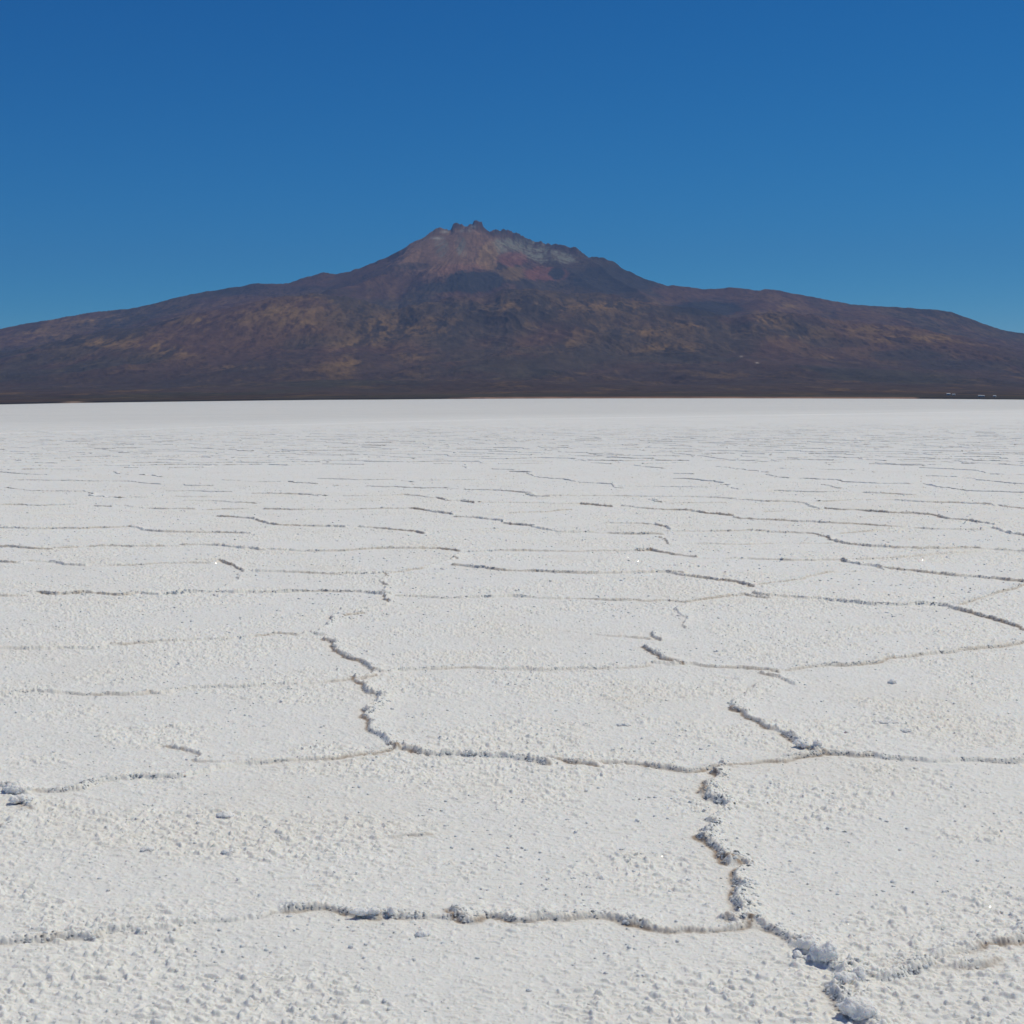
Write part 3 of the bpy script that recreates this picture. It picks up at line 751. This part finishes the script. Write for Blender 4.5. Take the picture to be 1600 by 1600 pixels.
# fine scree ribs of the summit cone
cone = np.exp(-(rho / 2300) ** 2)
MZ += cone * 22 * crest_keep * (ridged(th * 13 + warp * 14, rho / 700 + warp * 3, 4, 300) - .5)
MZ += cone * 16 * (vnoise(MX / 45, MY / 60, 320) - .5) * np.exp(-((MR[:, None] - rs[None, :]) / 120) ** 2)
MZ += 9 * sstep(3250, 4500, MR)[:, None] * (1 - t_sl) * (fbm(MX / 120, MY / 420, 4, 290) - .5)
# traced spurs: (u, v, distance) lines raised out of the slope
SPURS = [
 (.62, [(738, 356, 14450), (745, 378, 14200), (768, 404, 13800), (800, 430, 13300), (838, 446, 12900)]),
 (.60, [(735, 358, 14450), (722, 385, 14100), (700, 410, 13700), (688, 432, 13300), (676, 452, 12900)]),
 (.50, [(690, 362, 14500), (662, 385, 14200), (632, 405, 13800), (600, 425, 13400), (560, 445, 12900), (510, 452, 12500)]),
 (.55, [(868, 388, 14700), (862, 402, 14400), (880, 420, 14000), (915, 442, 13300)]),
 (.50, [(925, 404, 14500), (950, 425, 14000), (975, 445, 13500), (1010, 462, 12900)]),
 (.35, [(1050, 452, 14300), (1075, 475, 13300), (1120, 487, 12700)]),
 (.30, [(1195, 455, 14300), (1185, 480, 12900), (1150, 505, 11500), (1090, 520, 10500)]),
 (.25, [(1330, 480, 14300), (1360, 505, 12600), (1440, 528, 11300)]),
 (.25, [(1110, 508, 11000), (1180, 535, 10000), (1240, 560, 9300), (1330, 585, 8300)]),
 (.25, [(1010, 525, 10600), (1080, 548, 9700), (1200, 578, 8600)]),
 (.25, [(860, 490, 11000), (880, 520, 10000), (860, 560, 9000)]),
 (.25, [(700, 480, 11000), (660, 520, 10000), (610, 560, 9000)]),
 (.25, [(520, 480, 11300), (560, 530, 9900), (540, 570, 9000)]),
 (.25, [(330, 500, 11200), (400, 530, 10200), (430, 560, 9300)]),
 (.25, [(200, 520, 11000), (260, 548, 9900), (300, 575, 9000)]),
]
def raise_line(pts, slope, MZ):
    p = np.array(pts, float); a, t = px_dir(p[:, 0], p[:, 1])
    X = p[:, 2] * np.sin(a); Y = p[:, 2] * np.cos(a); Zp = CAM_H + p[:, 2] * t
    L = np.concatenate([[0], np.cumsum(np.hypot(np.diff(X), np.diff(Y)))])
    n = 60; tt = np.linspace(0, L[-1], n)
    Xi, Yi, Zi = (np.interp(tt, L, q) for q in (X, Y, Zp))
    Xi = Xi + 90 * (vnoise(tt / 300, tt * 0 + slope * 10, 9) - .5)
    i0 = np.searchsorted(MR, 8000)
    sub = MZ[i0:]; best = np.full(sub.shape, -1e9)
    for k in range(n):
        d = np.hypot(MX[i0:] - Xi[k], MY[i0:] - Yi[k])
        best = np.maximum(best, Zi[k] - slope * d)
    best += 12 * (fbm(MX[i0:] / 150, MY[i0:] / 150, 3, 400) - .5)
    # smooth maximum
    dlt = best - sub; kk = 25.0
    MZ[i0:] = sub + np.where(dlt > 200, dlt, kk * np.log1p(np.exp(np.clip(dlt / kk, -30, 30))))
    return MZ
for sl_, pts in SPURS: MZ = raise_line(pts, sl_, MZ)
# nothing in front may rise over the traced skyline
capt = skt[None, :] * MR[:, None] + CAM_H
capm = (MR[:, None] > 8000) & (np.abs(MR[:, None] - rs[None, :]) > 60)
MZ = np.where(capm & (MZ > capt - 10), capt - 10 - 4 * vnoise(MX / 100, MY / 100, 5), MZ)

# rock, grass and scree colours, plus painted shade in hollow and valley
PU, PV = world_px(MX, MY, MZ)
def blob(u, v, ru, rv): return np.exp(-(((PU - u) / ru) ** 2 + ((PV - v) / rv) ** 2))
n_a = fbm(MX / 900, MY / 1500, 6, 500); n_b = fbm(MX / 230, MY / 620, 6, 510); n_c = fbm(MX / 62, MY / 210, 5, 520); n_d = fbm(MX / 24, MY / 80, 3, 525)
DARK = np.array([.050, .044, .038]); BROWN = np.array([.112, .066, .046]); OCHRE = np.array([.215, .135, .058])
GREEN = np.array([.050, .055, .038]); GREY = np.array([.200, .200, .155]); RED = np.array([.205, .090, .062]); PALE = np.array([.330, .290, .240])
MC = np.tile(BROWN, (*MX.shape, 1))
def lay(c, m):
    global MC
    m = np.clip(m, 0, 1)[..., None]; MC = MC * (1 - m) + c * m
zz = MZ
lay(DARK, (1 - sstep(60, 380, zz + 260 * (n_a - .5))) * (.62 + .5 * (n_c - .5)))
lay(OCHRE * .7, (1 - sstep(120, 420, zz)) * sstep(.54, .66, n_b * .5 + n_c * .5) * .5)
lay(GREEN, sstep(.50, .66, n_a) * .5)
OP = [(250, 545, 45, 9), (285, 552, 28, 9), (180, 535, 60, 7), (100, 530, 50, 7), (440, 486, 65, 9), (465, 505, 35, 9), (380, 575, 45, 5), (680, 515, 52, 8), (700, 500, 30, 5), (560, 540, 34, 11), (545, 568, 32, 13), (640, 555, 28, 11), (890, 512, 62, 7), (870, 535, 34, 12), (1085, 508, 26, 6), (1095, 480, 32, 6), (1230, 478, 16, 4), (1260, 525, 44, 13), (1200, 500, 32, 11), (1400, 530, 42, 6), (1370, 515, 42, 6), (1460, 528, 42, 5), (1520, 535, 42, 4), (1040, 545, 55, 10), (1010, 520, 32, 6), (30, 515, 60, 7), (1300, 560, 22, 6), (500, 462, 42, 6), (590, 510, 32, 16), (330, 500, 60, 7), (150, 500, 60, 6), (960, 478, 70, 7), (800, 480, 60, 10)]
om = sum(blob(*q) for q in OP)
lay(OCHRE, (om * 1.2 + .35 * sstep(200, 500, zz) * (1 - sstep(900, 1150, zz))) * sstep(.44, .60, n_b * .42 + n_c * .36 + n_d * .22) * .72)
lay(DARK, sstep(.52, .68, fbm(MX / 300, MY / 800, 6, 540)) * .38)
def cb(u, v, ru, rv): return sstep(.26, .58, blob(u, v, ru, rv) + .42 * (n_c - .5) + .30 * (n_d - .5) + .16 * (n_b - .5))
# summit
lay(np.array([.225, .135, .082]), cb(700, 392, 85, 42) * 1.1)
kc = sstep(.40, .56, n_c * .55 + n_d * .45); kn = sstep(.36, .60, fbm(th * 60 + warp * 8, rho / 900, 4, 530))
lay(GREY, (cb(812, 388, 48, 15) + cb(862, 402, 36, 11)) * 1.4 * (.25 + .75 * kn) * (.35 + .65 * kc))
lay(GREY, (cb(690, 385, 12, 18) + cb(722, 385, 9, 18)) * .7 * kn)
lay(np.array([.30, .19, .09]), cb(762, 402, 16, 22) * .8); lay(OCHRE, cb(800, 428, 24, 12) * .8)
lay(RED, cb(800, 405, 24, 12) * .8); lay(RED, cb(850, 428, 38, 12) * .85); lay(RED, cb(722, 422, 40, 10) * .35)
lay(DARK, cb(742, 441, 50, 18) * 1.3); lay(DARK, cb(700, 449, 45, 8) * .8); lay(DARK, cb(648, 416, 26, 6) * .6)  # shade of the hollow below the summit, put into the slope colour
lay(DARK, cb(870, 427, 12, 10) * 1.1); lay(DARK, cb(965, 436, 75, 24) * 1.0); lay(DARK, cb(1105, 482, 62, 12) * 1.3); lay(DARK, cb(450, 455, 130, 9) * .5)  # includes the right-hand valley's shade, painted as a dark patch
lay(DARK, cb(1040, 555, 40, 8) * .6); lay(DARK, cb(1420, 555, 60, 9) * .7); lay(DARK, cb(1500, 570, 90, 9) * .6); lay(DARK, cb(1310, 535, 50, 8) * .5)
crag = np.exp(-((PV - np.interp(PU, [q[0] for q in SKY], [q[1] for q in SKY]) - 3) / 9) ** 2) * sstep(.35, .6, n_c)
lay(DARK * 1.3, crag * blob(800, 375, 130, 60) * .8)
for (u, v, ru, rv) in [(696, 362, 7, 2.2), (727, 361, 8, 2.2), (682, 372, 8, 1.6), (1158, 557, 2.5, 1.0), (1183, 567, 2.5, 1.0), (740, 354, 4, 2)]:
    lay(PALE, blob(u, v, ru, rv) * 1.2 * sstep(.25, .5, n_c))
# the strip of shore at the mountain's foot
sh = (MR < 3200)[:, None] * np.ones_like(MX)
lay(DARK * .8, sh); lay(np.array([.30, .19, .14]), sh * sstep(690, 760, PU) * (1 - sstep(1425, 1440, PU)) * .8)
lay(np.array([.30, .22, .17]), sh * (blob(115, 628, 16, 30)) * .9); lay(np.array([.22, .15, .12]), sh * sstep(380, 500, PU) * (1 - sstep(690, 720, PU)) * sstep(.45, .55, n_b) * .8)
rib = ridged(th * 34 + warp * 16 + n_c * .8, rho / 1500, 3, 610)
scrub = sstep(.62, .74, vnoise(MX / 15, MY / 50, 600)) * sstep(.3, .6, n_b)
MC = MC * np.array([1.06, 1.02, .98]) * ((.42 + .36 * n_c + .36 * n_d + .26 * (rib - .45)) * (1 - .30 * scrub) * 1.24)[..., None]
vol = mesh_np("volcano", np.stack([MX, MY, MZ], -1).reshape(-1, 3), grid_faces(len(MR), len(MA)), ROCK_MAT, MC.reshape(-1, 3))
tag(vol, "broad brown volcano with a craggy pale summit behind the salt flat", None, None, 'structure')

# ------------------------------------------------------------------ village houses at the foot
W_WALL = material("whitewashed_wall", (.78, .77, .74), rough=.8, noise=(.8, 3, .9, 1.05))
W_ROOF = material("tin_roof", (.62, .64, .66), rough=.4, spec=.5, noise=(.5, 3, .85, 1.1))
W_DOOR = material("wooden_door", (.10, .07, .05), rough=.7)
W_GLASS = material("window_glass", (.04, .05, .06), rough=.15, spec=.5)
def boxmesh(name, x0, x1, y0, y1, z0, z1, mat, parent):
    v = np.array([[x, y, z] for z in (z0, z1) for y in (y0, y1) for x in (x0, x1)], float)
    f = np.array([[0, 2, 3, 1], [4, 5, 7, 6], [0, 1, 5, 4], [2, 6, 7, 3], [0, 4, 6, 2], [1, 3, 7, 5]])
    return mesh_np(name, v, f, mat, None, smooth=False, parent=parent)
def house(u, v, w, dp, h, label):
    a, t = px_dir(u, v); a = float(a); t = float(t)
    j = int(np.argmin(np.abs(MA - a))); col = MZ[:, j]; el = (col - CAM_H) / MR
    i = int(np.argmax((el >= t) & (MR > 3300))); r = float(MR[i])
    e = bpy.data.objects.new("house", None); COL.objects.link(e)
    e.location = (r * math.sin(a), r * math.cos(a), float(col[i]) - .3); e.rotation_euler = (0, 0, -a + random.uniform(-.2, .2))
    tag(e, label, "house", "village houses at the volcano's foot")
    boxmesh("wall", -w / 2, w / 2, -dp / 2, dp / 2, 0, h, W_WALL, e)
    o_ = .35; rh = dp * .22
    rv = np.array([[-w / 2 - o_, -dp / 2 - o_, h + .003], [w / 2 + o_, -dp / 2 - o_, h + .003], [w / 2 + o_, dp / 2 + o_, h + .003], [-w / 2 - o_, dp / 2 + o_, h + .003], [-w / 2 - o_, 0, h + rh], [w / 2 + o_, 0, h + rh]])
    bmq = bmesh.new(); q = [bmq.verts.new(p) for p in rv]
    for f in ((0, 1, 5, 4), (2, 3, 4, 5), (1, 2, 5), (3, 0, 4), (3, 2, 1, 0)): bmq.faces.new([q[k] for k in f])
    me = bpy.data.meshes.new("roof"); bmq.to_mesh(me); bmq.free(); me.materials.append(W_ROOF)
    ro = bpy.data.objects.new("roof", me); COL.objects.link(ro); ro.parent = e
    boxmesh("door", -.5, .5, -dp / 2 - .06, -dp / 2 + .05, .02, 2.1, W_DOOR, e)
    for sx in (-1, 1):
        boxmesh("window", sx * w * .3 - .6, sx * w * .3 + .6, -dp / 2 - .05, -dp / 2 + .05, 1.0, 2.1, W_GLASS, e)
house(1482, 617.5, 8, 6, 3.6, "brightest white house at the foot of the volcano, leftmost of the village")
house(1490, 617.8, 7, 5, 2.7, "dimmer pale house just right of the brightest white one")
house(1531, 620.8, 7, 5, 2.9, "white house near the shore, left one of the middle pair")
house(1536, 621, 6, 4.5, 2.7, "smaller white house near the shore, right one of the middle pair")
house(1554, 621.2, 6, 5, 2.7, "faint pale house rightmost in the village by the shore")

# ------------------------------------------------------------------ air
hz = bpy.data.materials.new("haze_air"); hz.use_nodes = True; t = hz.node_tree; t.nodes.clear()
mo = t.nodes.new("ShaderNodeOutputMaterial"); pv = t.nodes.new("ShaderNodeVolumePrincipled")
pv.inputs['Color'].default_value = (.25, .50, 1.0, 1); pv.inputs['Density'].default_value = 3.0e-5; pv.inputs['Anisotropy'].default_value = 0.0
t.links.new(pv.outputs[0], mo.inputs['Volume'])
haze = boxmesh("haze", -14500, 14500, -3500, 21500, -8, 2150, hz, None)
tag(haze, "thin blue air between the camera and the volcano", None, None, 'stuff')
